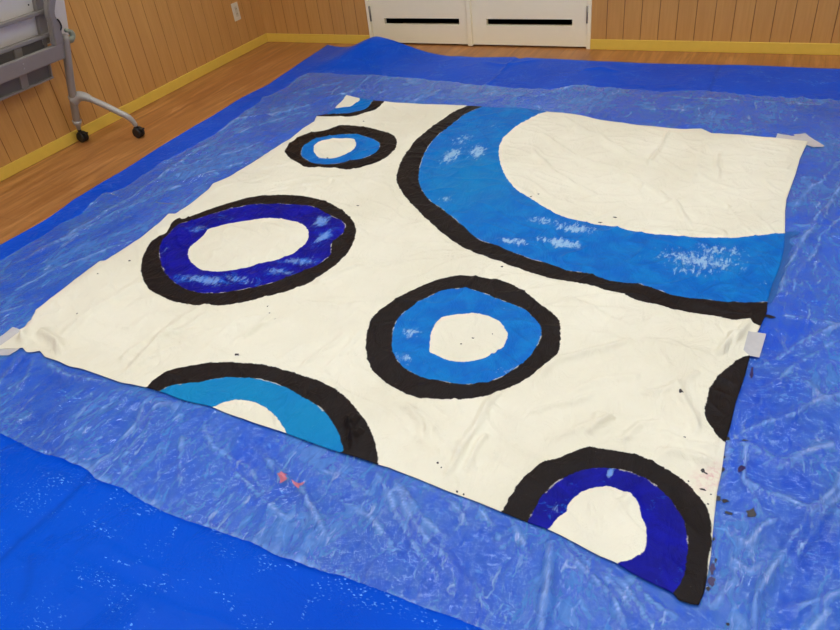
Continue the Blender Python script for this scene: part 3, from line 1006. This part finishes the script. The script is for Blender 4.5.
# ------------------------------------------------------------------ painted canvas
RINGS = {
    'top_corner': dict(
        outer=[(306, 113), (317, 115.7), (321.4, 116.6), (337, 117), (348.6, 117.6), (360, 115.4), (371.4, 111), (378.6, 106.9), (384.5, 100.8), (386, 90), (340, 82), (312, 104)],
        mid=[(322, 112.5), (330, 114), (337, 114.6), (347, 114.3), (357, 111.4), (365.7, 107.9), (371.4, 102.9), (373, 99), (374, 88), (340, 84), (322, 104)],
        inner=[(332, 106.5), (338.6, 108), (347, 107), (354.3, 103.6), (358.6, 100.9), (358.8, 97), (350, 88), (336, 96)], kind='light', z=.007),
    'small': dict(
        outer=[(285, 152.9), (288.6, 145.7), (295.7, 139.3), (308.6, 132.9), (322.9, 130.7), (334.3, 128.6), (344.3, 126.4), (360, 127.4), (374.3, 129.3), (387, 132.9), (394.3, 136.4), (397, 142),
               (395.7, 148.6), (388.6, 155.7), (380, 160.7), (365.7, 165.7), (351.4, 169.3), (337, 168.6), (308.6, 167.9), (300, 164.3), (290, 158.6)],
        mid=[(301.1, 152.9), (303.6, 147), (310, 142), (318.6, 137.9), (337, 135.7), (354.3, 135.4), (365.7, 137), (377, 141.4), (380, 145.7), (377, 151.4), (365.7, 157), (351.4, 160.3), (340, 163),
             (325.7, 164.6), (314.3, 164.3), (307, 160.7), (302, 156.4)],
        inner=[(313.6, 151.4), (315, 146.4), (321.4, 141.4), (330, 140), (344.3, 139.3), (353.6, 140), (356, 144.3), (354.3, 148.6), (348.6, 152.9), (338.6, 157), (328.6, 158.9), (318.6, 157.4)], kind='light'),
    'left': dict(
        outer=[(140.7, 271.4), (143, 257), (152, 241.4), (166.4, 232.9), (172, 222.9), (179.3, 218.6), (185, 219.4), (206.4, 210.9), (232, 202.9), (255, 197), (295, 195.7), (318, 198.6), (340.7, 210),
               (353.6, 222.9), (355.9, 234.3), (350.7, 250), (335, 267), (312, 281.4), (289.3, 291.4), (257.9, 300), (220.7, 306.6), (186.4, 304.9), (157.9, 295.7), (145, 284.3)],
        mid=[(159.3, 254.3), (162, 242.9), (177.9, 225.7), (192, 221.4), (220.7, 212), (249.3, 205.7), (283.6, 204.3), (312, 207), (332, 217), (345, 224.3), (343, 234.3), (332, 244.3), (330.7, 255.7),
             (317.9, 265.7), (295, 274.3), (272, 283.4), (243.6, 290), (206.4, 294.3), (183.6, 288.6), (169.3, 278.6), (162, 265.7)],
        inner=[(187.9, 254.3), (190.7, 247), (203.6, 235.7), (212, 228.6), (243.6, 221.4), (269.3, 217.7), (292, 221.4), (306.4, 229), (308.7, 238.6), (302, 248.6), (286.4, 257), (263.6, 263.4),
               (243.6, 268.6), (217.9, 272.9), (200.7, 270), (190.7, 261.4)], kind='dark'),
    'middle': dict(
        outer=[(366, 348.6), (366.8, 332.9), (373.3, 317), (389, 304), (407.4, 292.3), (431, 281.8), (454.5, 276.5), (478, 277.9), (504.3, 282.6), (522.6, 291), (541, 304), (556.7, 317), (560.6, 330),
               (559.3, 351), (548.8, 365.6), (527.9, 378.7), (501.7, 391.8), (478, 398.3), (446.7, 400), (415, 397.6), (389, 385), (374.6, 372), (368, 360.4)],
        mid=[(391.7, 338), (394.3, 325), (402, 314.5), (417.9, 302.7), (438.8, 292.3), (459.8, 288.3), (480.7, 292.3), (501.7, 300), (522.6, 308), (535.7, 319.8), (541.7, 332.9), (535.7, 349.9),
             (522.6, 364.3), (501.7, 377.4), (486, 383), (467.6, 385.2), (441.4, 382), (415.2, 373.5), (399.5, 363), (393, 351)],
        inner=[(429.6, 352.5), (431, 335.5), (438.8, 321), (446.7, 316.6), (472.9, 313.2), (491, 316.6), (503, 325), (507.4, 335.5), (503, 347.3), (491, 356.4), (475.5, 361), (459.8, 361.7), (444, 359)], kind='light'),
    'front': dict(
        outer=[(144, 389.3), (157.4, 379.7), (174.9, 371), (198, 366), (221.3, 363.7), (256.2, 365.7), (279.4, 369.5), (302.6, 375.3), (328.8, 385.5), (343.3, 395.7), (357.8, 411.6), (370.9, 430.5),
               (376.7, 450.8), (378.7, 464.8), (380, 480), (330, 475), (200, 430), (140, 403)],
        mid=[(161, 390.6), (174.9, 386.4), (198, 384), (224.2, 378.8), (256.2, 380.6), (279.4, 385.5), (302.6, 397), (320, 408.7), (328.8, 418.9), (337.5, 432), (343.3, 449.4), (339, 454), (338, 470), (200, 430), (155, 402)],
        inner=[(209.7, 408.7), (221.3, 403.8), (235.8, 400.9), (253.3, 402.9), (267.8, 410), (279.4, 421.8), (286.7, 434), (284, 450), (200, 425)], kind='light'),
    'corner': dict(
        outer=[(500.9, 510.9), (511.4, 494.3), (521.4, 480), (538.6, 464.3), (558.6, 457), (584.3, 448.6), (604.3, 450), (632.9, 454.9), (658.6, 465.7), (678.6, 477), (695.7, 492.9), (708.6, 511.4),
               (712.3, 528.6), (710.4, 545.7), (707.9, 562.9), (708, 575), (712, 612), (680, 625), (640, 600), (480, 530)],
        mid=[(527, 521.4), (535.7, 507), (544.3, 494.3), (561.4, 480), (584.3, 470), (610, 469.4), (635.7, 475.7), (658.6, 488.6), (672.9, 504.3), (684.3, 525.7), (687.7, 545.7), (685.7, 565.7),
             (681.4, 580), (672.9, 592.9), (665, 606), (520, 538)],
        inner=[(550.6, 525.7), (557, 517), (566.6, 511.4), (567.7, 504.3), (578.6, 493.7), (592.9, 488), (610, 487.4), (627, 494.3), (637, 504.3), (641.4, 517), (645.7, 531.4), (646.3, 544.3),
               (641.4, 554.3), (630, 560), (618.6, 562), (600, 575), (545, 540)], kind='dark'),
    'great_arc': dict(
        outer=[(468, 105.5), (452.9, 112.3), (437, 124), (418.8, 138.5), (405.7, 154), (397.9, 171.2), (397.3, 184.3), (405.7, 197.4), (418.8, 211.8), (437, 228.8), (458, 244.5), (476.4, 254.5),
               (500, 263.3), (526.2, 271.7), (547, 279), (570.7, 284.2), (596.9, 287.9), (617.9, 293.9), (638.8, 301), (678, 309.6), (720, 317.5), (732.6, 320.5), (745.7, 320), (753.6, 323.6),
               (762.7, 325.7), (775, 330), (800, 310), (850, 230), (850, 110), (600, 70), (475, 92)],
        mid=[(481.7, 106.8), (468.6, 112.3), (452.9, 124), (431.9, 142.4), (422.7, 158), (418.8, 173.8), (420, 187), (429.3, 200), (445, 211.8), (460.7, 224.9), (479, 239.3), (494.8, 245.8), (526.2, 258.6),
             (547, 263.8), (565.5, 270.4), (586.4, 274.3), (610, 280.8), (636.2, 284.8), (662.4, 291.3), (688.6, 297.3), (724.8, 302), (745.7, 303.4), (769.3, 302.3), (800, 300), (850, 230), (850, 110), (600, 70), (490, 90)],
        inner=[(547, 111), (539.3, 114.9), (528.8, 120), (515.7, 128), (505.2, 137), (499.5, 146.3), (499.5, 160.7), (505.2, 176.4), (515.7, 190.8), (531.4, 201.3), (547, 211.8), (568, 219.6),
               (589, 223.6), (610, 226.9), (638.8, 232.7), (662.4, 235), (678, 237), (720, 237.6), (732.6, 238), (751, 236), (769.3, 233.8), (785.5, 232.2), (800, 231), (850, 200), (850, 110), (600, 70), (556, 100)], kind='light'),
    'right_edge': dict(
        outer=[(752, 354), (741.4, 358), (731, 365.7), (718.6, 376), (709, 389.5), (705.6, 404.8), (705.2, 416), (711, 427.6), (718.6, 437), (725.6, 442), (740, 445), (770, 380), (765, 352)], kind='none'),
}
X, Y = sheet_grid(world2(CANVAS_LEFT, .0095), world2(CANVAS_TOP, .0095), world2(CANVAS_RIGHT, .0095)[::-1], world2(CANVAS_FRONT, .0095), 500, 500)
# ragged woven edge
A = {k: np.full(X.size, .3) for k in ('sd_outer', 'sd_light', 'sd_dark', 'sd_inner')}
for nm, r in RINGS.items():
    z = .013
    A['sd_outer'] = np.minimum(A['sd_outer'], sdf(X, Y, smooth_closed(world2(r['outer'], z), 3)))
    if 'mid' in r:
        k = 'sd_' + r['kind']
        A[k] = np.minimum(A[k], sdf(X, Y, smooth_closed(world2(r['mid'], z), 3)))
        A['sd_inner'] = np.minimum(A['sd_inner'], sdf(X, Y, smooth_closed(world2(r['inner'], z), 3)))


def blobs(lst):
    s = np.zeros(X.shape)
    for px, py, rx, ry, ang, amt in lst:
        c = at(px, py, .013)
        a, b = rot2(X - c[0], Y - c[1], ang)
        s = np.maximum(s, amt * np.exp(-((a / rx) ** 2 + (b / ry) ** 2)))
    return s


dry = blobs([(452, 155, .05, .12, 0, 1), (478, 152, .05, .10, .3, 1), (462, 140, .07, .09, 0, .7), (495, 126, .05, .08, 0, .5), (440, 172, .03, .10, 0, .4), (447, 200, .05, .05, 0, .7),
             (575, 229, .10, .04, 0, 1.0), (542, 222, .08, .04, 0, .8), (562, 244, .09, .035, 0, 1.05), (515, 243, .07, .03, 0, 1.0), (540, 240, .04, .03, 0, .8),
             (700, 260, .17, .09, 0, .85), (720, 250, .12, .05, 0, .8), (690, 270, .10, .05, 0, .7), (645, 258, .06, .04, 0, .4), (760, 285, .03, .05, 0, .5),
             (412, 334, .035, .03, 0, 1), (403, 358, .05, .03, 0, .7), (515, 372, .08, .03, .3, .6), (505, 308, .05, .02, 0, .5),
             (322, 222, .04, .06, 0, 1.1), (325, 238, .03, .07, 0, 1.1), (300, 262, .08, .03, .2, 1), (280, 272, .07, .03, .1, .9), (205, 281, .12, .035, .1, 1.0), (240, 280, .1, .03, 0, .8), (182, 280, .06, .04, 0, .7),
             (198, 230, .06, .04, .3, .7), (225, 219, .08, .03, .2, .6), (163, 252, .012, .06, 0, .6), (552, 508, .04, .03, 0, .5), (610, 474, .01, .02, 0, 1.2), (660, 500, .03, .03, 0, .3),
             (262, 408, .05, .02, -.5, .6), (318, 158, .06, .03, 0, .5), (365, 150, .05, .03, 0, .5)])
teal = np.maximum(blobs([(250, 395, .28, .2, 0, 1), (310, 420, .25, .2, 0, 1), (190, 390, .2, .15, 0, 1)]), blobs([(470, 180, .25, .35, 0, .5)]))
stain = blobs([(713, 474, .012, .03, 0, .9), (708, 481, .03, .03, 0, .5), (716, 478, .01, .02, 0, .7)])
A.update(dry=dry, teal=np.clip(teal, 0, 1), stain=stain)
Z = h_canvas(X, Y)
me = sheet_mesh('painted_canvas', X, Y, Z, A)
canvas = obm('painted_canvas', me, M_CANVAS, smooth=True)
tag(canvas, 'square off-white cloth painted with black and blue rings, spread on plastic', 'painted cloth')
sol = canvas.modifiers.new('thickness', 'SOLIDIFY')
sol.thickness = 0.0008
sol.offset = 1


# ------------------------------------------------------------------ drops, splashes, tape
def patch(name, pts, zfun, lift, mat, parent, thick=0.0006, n=3):
    """A small flat thing that follows the sheet below it."""
    bm = bmesh.new()
    loop = [bm.verts.new((x, y, 0)) for x, y in pts]
    f = bm.faces.new(loop)
    if f.normal.z < 0:
        f.normal_flip()
    bmesh.ops.triangulate(bm, faces=bm.faces[:])
    for _ in range(n):
        bmesh.ops.subdivide_edges(bm, edges=[e for e in bm.edges if e.calc_length() > .008], cuts=1, use_grid_fill=True)
    bmesh.ops.triangulate(bm, faces=bm.faces[:])
    vs = bm.verts[:]
    xx = np.array([v.co.x for v in vs])
    yy = np.array([v.co.y for v in vs])
    zz = zfun(xx, yy) + lift
    for v, z in zip(vs, zz):
        v.co.z = float(z)
    g = bmesh.ops.extrude_face_region(bm, geom=bm.faces[:])
    for v in g['geom']:
        if isinstance(v, bmesh.types.BMVert):
            v.co.z += thick
    bmesh.ops.recalc_face_normals(bm, faces=bm.faces[:])
    return obj(name, bm, mat, parent, False)


def blob_pts(px, py, r, z=.013, n=11, sx=1.0, sy=1.0, rag=.35):
    c = at(px, py, z)
    return [(c[0] + math.cos(2 * math.pi * k / n) * r * sx * (1 + random.uniform(-rag, rag)),
             c[1] + math.sin(2 * math.pi * k / n) * r * sy * (1 + random.uniform(-rag, rag))) for k in range(n)]


for px, py, r, sx, sy in [(129.6, 261, .0045, 1.3, .9), (237.7, 357, .006, 1.3, 1), (275.5, 321, .0045, 1, 1), (270, 315, .003, 1, 1), (268, 308, .003, 1, 1), (680, 397, .007, .8, 1.2),
                          (684.5, 439.5, .0035, 1, 1), (702.6, 471, .005, 1, 1), (706, 473.5, .003, 1.4, .8), (703, 489.3, .004, 1.6, .7), (711, 494, .002, 1, 1), (708, 504.5, .002, 1.4, 1),
                          (688.5, 481.5, .002, 1, 1), (461, 344, .003, 1, 1), (472.8, 338, .003, 1.3, .8), (492.5, 333.3, .002, 1, 1), (437.8, 464, .004, 1, .8), (441.5, 468.5, .002, 1, 1),
                          (457, 491, .003, 1, 1), (463.5, 493.8, .003, 1, 1), (327.7, 158.4, .005, 1, .8), (364, 122.5, .004, 1, 1), (531, 199.5, .004, 1.2, .8), (538.5, 197, .004, 1, 1),
                          (600, 223, .004, 2.2, .8), (98, 274.5, .003, 1, 1), (77.5, 315, .003, 1, 1), (358, 207, .005, 1, 1), (502, 268, .004, 1, 1), (615, 218, .004, 1.6, 1)]:
    patch('paint_drop', blob_pts(px, py, r, sx=sx, sy=sy), h_canvas, .0009, M_PBLACK, canvas, n=1)

for px, py, r, sx, sy, mt in [(751.5, 512.5, .0125, .9, 1.1, M_PBLACK), (741, 469, .0085, .8, 1.2, M_PPURPLE), (744.5, 441.5, .006, 1.2, .8, M_PBLACK), (717.5, 497.5, .009, 1.3, .8, M_PBLACK),
                              (725, 499.5, .006, 1.2, .9, M_PBLACK), (728, 511.5, .006, 1.3, .7, M_PBLACK), (723.5, 468.5, .0055, .7, 1.2, M_PBLACK), (724.5, 456, .004, .7, 1.3, M_PBLACK),
                              (713, 567, .0085, .6, 1.5, M_PPURPLE), (712, 580.5, .009, .7, 1.4, M_PPURPLE), (708.5, 587, .005, 1, 1, M_PBLACK), (716, 559, .004, .6, 1.6, M_PBLACK),
                              (752, 372, .008, .5, 3.0, M_PPURPLE), (728, 437.5, .005, .8, 1.6, M_PBLACK), (714, 538, .004, .6, 1.5, M_PBLACK), (728, 623.5, .003, 1, 1, M_PBLACK),
                              (768.5, 315, .012, 1.4, .7, M_PBLACK)]:
    patch('paint_splash', blob_pts(px, py, r, sx=sx, sy=sy, rag=.45), h_film, .0008, mt, film, n=1)

# coral flower-like marks on the film below the front half ring
for pl in ([(277.5, 475), (280.5, 475.5), (281.5, 471.8), (284, 474.5), (287.5, 474.8), (285.5, 477.5), (288, 481), (283, 482.2), (279.5, 483.2), (280.5, 479)],
           [(292, 481.5), (296, 484), (298.5, 484.3), (304.5, 480.3), (302, 485.5), (300, 488), (299.5, 490.3), (296.5, 488), (293.5, 485)]):
    patch('paint_mark', world2(pl, .012), h_film, .0008, M_PRED, film, n=1)
# blue paint brushed over the cloth's edge on to the film
patch('paint_smear', world2([(783, 232.5), (790, 231.5), (800, 233), (796, 236), (790, 238), (789, 243), (793, 246), (788, 254), (790, 262), (785, 268), (784, 276), (779, 284), (777, 294), (771, 304),
                             (762, 303), (770, 280), (780, 255)], .007), lambda x, y: np.maximum(h_film(x, y), h_tarp(x, y) + .0032), .0007, M_PBLUE, film, n=2)


def tape(pts, fun, lift, label, group=None):
    o = patch('adhesive_tape', world2(pts, .008), fun, lift, M_TAPE, None, .0003, 2)
    return tag(o, label, 'tape', group)


tape([(-14, 349.0), (-14, 345), (0, 339), (13.7, 328.5), (22.5, 331.2), (30, 334), (12, 348)], h_film, .0018, 'piece of whitish tape along the upper side of the cloth corner at the left', 'tape pieces holding the cloth')
tape([(-14, 356.8), (-14, 349), (0, 347), (20, 346.5), (19, 349.5), (16, 351.5), (9, 356)], h_film, .0026, 'piece of whitish tape along the lower side of the cloth corner at the left', 'tape pieces holding the cloth')
tape([(775, 139.6), (777.5, 134), (792, 136.4), (802, 136.5), (803, 143), (790, 143)], h_film, .0018, 'short strip of tape on the back edge of the cloth near its right corner', 'tape pieces holding the cloth')
tape([(793.8, 135.6), (793.8, 134.8), (805, 134.6), (824, 145.8), (823, 147), (813.8, 148), (801, 142)], h_film, .0028, 'folded tape piece sticking out diagonally beyond the cloth corner near the back wall', 'tape pieces holding the cloth')
tape([(743, 352), (748, 333), (757.2, 333.5), (766, 335), (759, 359.2), (749.5, 357.7)], lambda x, y: h_canvas(x, y), .0012, 'square of tape on the right edge of the cloth between two black painted shapes', 'tape pieces holding the cloth')

# ------------------------------------------------------------------ socket on the left wall
t = empty('wall_socket', (0.0, -0.277, 0.284))
tag(t, 'ivory wall socket plate low on the wood panelling near the room corner', 'socket')
obj('plate', B((0.0, -0.311, 0.226), (0.007, -0.243, 0.342), .003), M_PLATE, t)
bm = bmesh.new()
box(bm, (0.006, -0.290, 0.250), (0.0095, -0.264, 0.318), .002)
fc = obj('socket_face', bm, M_PLATE2, t)
for zz in (0.266, 0.298):
    bm = bmesh.new()
    box(bm, (0.0092, -0.283, zz), (0.0099, -0.281, zz + .009))
    box(bm, (0.0092, -0.273, zz), (0.0099, -0.271, zz + .009))
    obj('slot', bm, M_DARK, fc)

# ------------------------------------------------------------------ folding table parked against the left wall
t = empty('folding_table', (0.16, -2.55, 0))
tag(t, 'white flip-top table on grey casters, folded upright against the wood wall', 'folding table')
TY0, TY1 = -3.30, -1.768


def lean(bm):
    """The folded top and what hangs on it lean with the slanted legs."""
    for v in bm.verts:
        v.co.x += .34 * (v.co.z - .56)
    return bm


r, seg = .022, 6
pl = []
for cy, cz, a0 in ((TY1 - r, .543 + r, -90), (TY1 - r, 1.02 - r, 0), (TY0 + r, 1.02 - r, 90), (TY0 + r, .543 + r, 180)):
    for k in range(seg + 1):
        a = math.radians(a0 + 90 * k / seg)
        pl.append((cy + math.cos(a) * r, cz + math.sin(a) * r))
bm = bmesh.new()
f0 = [bm.verts.new((.098, y, z)) for y, z in pl]
f1 = [bm.verts.new((.124, y, z)) for y, z in pl]
bm.faces.new(f0)
bm.faces.new(f1[::-1])
for k in range(len(pl)):
    j = (k + 1) % len(pl)
    bm.faces.new((f0[k], f1[k], f1[j], f0[j]))
bmesh.ops.recalc_face_normals(bm, faces=bm.faces[:])
top = obj('tabletop', lean(bm), M_TOP, t)
bm = bmesh.new()
bmesh.ops.create_uvsphere(bm, u_segments=8, v_segments=6, radius=.004, matrix=Matrix.Translation((.125, -1.985, .752)))
obj('screw_hole', lean(bm), M_BLACK, top)
for a, b in ((-1.962, -1.916), (TY0 + .17, TY0 + .21)):
    obj('stile', lean(B((.1245, a, .555), (.152, b, .985), .003)), M_GREY, t)
for z0 in (.700, .588, .9):
    obj('rail', lean(B((.1245, TY0 + .172, z0), (.168, -1.918, z0 + .018), .003)), M_GREY, t)
# tray hanging below: panel with rim and straps
tray = obj('tray', lean(B((.140, TY0 + .17, .390), (.146, -1.950, .588))), M_GREYD, t)
for a, b in (((.138, TY0 + .165, .381), (.168, -1.946, .391)), ((.138, -1.954, .391), (.162, -1.946, .588))):
    obj('tray_rim', lean(B(a, b, .002)), M_GREY, tray)
for yy in (-2.116, -2.62, -3.04):
    obj('strap', lean(B((.146, yy - .022, .390), (.156, yy + .022, .588), .002)), M_GREY, tray)
# crossbeam
beam = obj('crossbeam', lean(B((.182, TY0 + .09, .470), (.216, -1.904, .550), .006, segs=3)), M_GREY, t)
for yy, zz in ((-2.150, .523), (-2.150, .500)):
    bm = bmesh.new()
    tube(bm, [(.2145, yy, zz), (.2185, yy, zz)], .0042, 10)
    obj('screw', lean(bm), M_GREYL, beam)


def leg_end(dy, mirror=False):
    s = -1 if mirror else 1

    def P(x, y, z):
        return (x, dy + ((y + 1.88) * s), z)

    def PB(a, b, bev=.004):
        a, b = P(*a), P(*b)
        return B(tuple(map(min, a, b)), tuple(map(max, a, b)), bev)
    bm = bmesh.new()
    tube(bm, [P(.053, -1.878, .112), P(.058, -1.877, .13), P(.128, -1.874, .345), P(.203, -1.868, .560), P(.208, -1.867, .578)], [.021, .023, .024, .024, .021], 20, flat=.72)
    post = obj('leg', bm, M_GREY, t, True)
    bm = bmesh.new()
    tube(bm, [P(.050, -1.879, .070), P(.051, -1.878, .092), P(.053, -1.877, .106), P(.057, -1.877, .122)], [.011, .013, .022, .025], 16)
    obj('leg_end_cap', bm, M_GREYL, post, True)
    bm = bmesh.new()
    tube(bm, bez([P(.085, -1.872, .235), P(.115, -1.856, .252), P(.150, -1.846, .250), P(.180, -1.838, .236)], 5), [.033 - .014 * min(1, k / 15) for k in range(16)], 16)
    arm = obj('foot_arm', bm, M_GREYL, t, True)
    bm = bmesh.new()
    tube(bm, bez([P(.168, -1.842, .243), P(.25, -1.818, .196), P(.322, -1.798, .150), P(.348, -1.785, .128), P(.358, -1.768, .096), P(.360, -1.760, .066)], 8), [.0165] * 24 + [.0165 - .004 * k / 16 for k in range(17)], 16)
    obj('arm_tube', bm, M_GREYL, arm, True)
    # flip bracket: wide cheek below, narrower arm above
    bm = bmesh.new()
    pr = [(-1.948, .548), (-1.893, .548), (-1.893, .632), (-1.900, .655), (-1.916, .676), (-1.918, .700), (-1.906, .735), (-1.893, .765), (-1.893, .830), (-1.940, .830), (-1.946, .765), (-1.956, .730), (-1.957, .690), (-1.948, .665)]
    va = [bm.verts.new((.186, P(0, y, 0)[1], z)) for y, z in pr]
    vb = [bm.verts.new((.222, P(0, y, 0)[1], z)) for y, z in pr]
    bm.faces.new(va)
    bm.faces.new(vb[::-1])
    for k in range(len(pr)):
        j = (k + 1) % len(pr)
        bm.faces.new((va[k], vb[k], vb[j], va[j]))
    bmesh.ops.recalc_face_normals(bm, faces=bm.faces[:])
    bmesh.ops.bevel(bm, geom=bm.edges[:], offset=.005, segments=2, affect='EDGES')
    br = obj('flip_bracket', lean(bm), M_GREY, t, False)
    bm = bmesh.new()
    tube(bm, bez([P(.226, -1.905, .612), P(.227, -1.898, .630), P(.226, -1.906, .655), P(.225, -1.915, .668)], 5), .0035, 8)
    obj('spring_clip', lean(bm), M_BLACK, br, True)
    bm = bmesh.new()
    tube(bm, bez([P(.200, -1.868, .560), P(.192, -1.838, .545), P(.186, -1.812, .546), P(.184, -1.800, .562), P(.186, -1.812, .582), P(.190, -1.836, .592)], 6), [.017] * 10 + [.014] * 13 + [.010] * 8, 12)
    obj('release_lever', bm, M_GREEN, t, True)
    obj('end_plate', lean(PB((.176, -1.916, .466), (.206, -1.868, .554), .005)), M_GREY, t)
    # casters
    for cx, cy, zt in ((.050, -1.879, .080), (.360, -1.760, .076)):
        c = empty('caster', (cx, P(0, cy, 0)[1], 0))
        c.parent = t
        c.location = Vector((cx, P(0, cy, 0)[1], 0)) - Vector(t.location)
        for o_ in (-.012, .012):
            bm = bmesh.new()
            y0, y1 = P(0, cy + o_ - .009, 0)[1], P(0, cy + o_ + .009, 0)[1]
            tube(bm, [(cx + .004, y0, .029), (cx + .004, y0 + (y1 - y0) * .2, .029), (cx + .004, y0 + (y1 - y0) * .8, .029), (cx + .004, y1, .029)], [.025, .0285, .0285, .025], 22)
            obj('wheel', bm, M_BLACK, c, False)
        bm = bmesh.new()
        tube(bm, [P(cx + .004, cy - .0035, .034), P(cx + .004, cy + .0035, .034)], .031, 20)
        tube(bm, [P(cx, cy, .055), P(cx, cy, zt)], .010, 12)
        obj('fork', bm, M_BLACK, c, False)
        obj('brake_pedal', PB((cx + .024, cy - .014, .046), (cx + .045, cy + .014, .053), .002), M_BLACK, c)


leg_end(-1.88)
leg_end(-3.215, True)
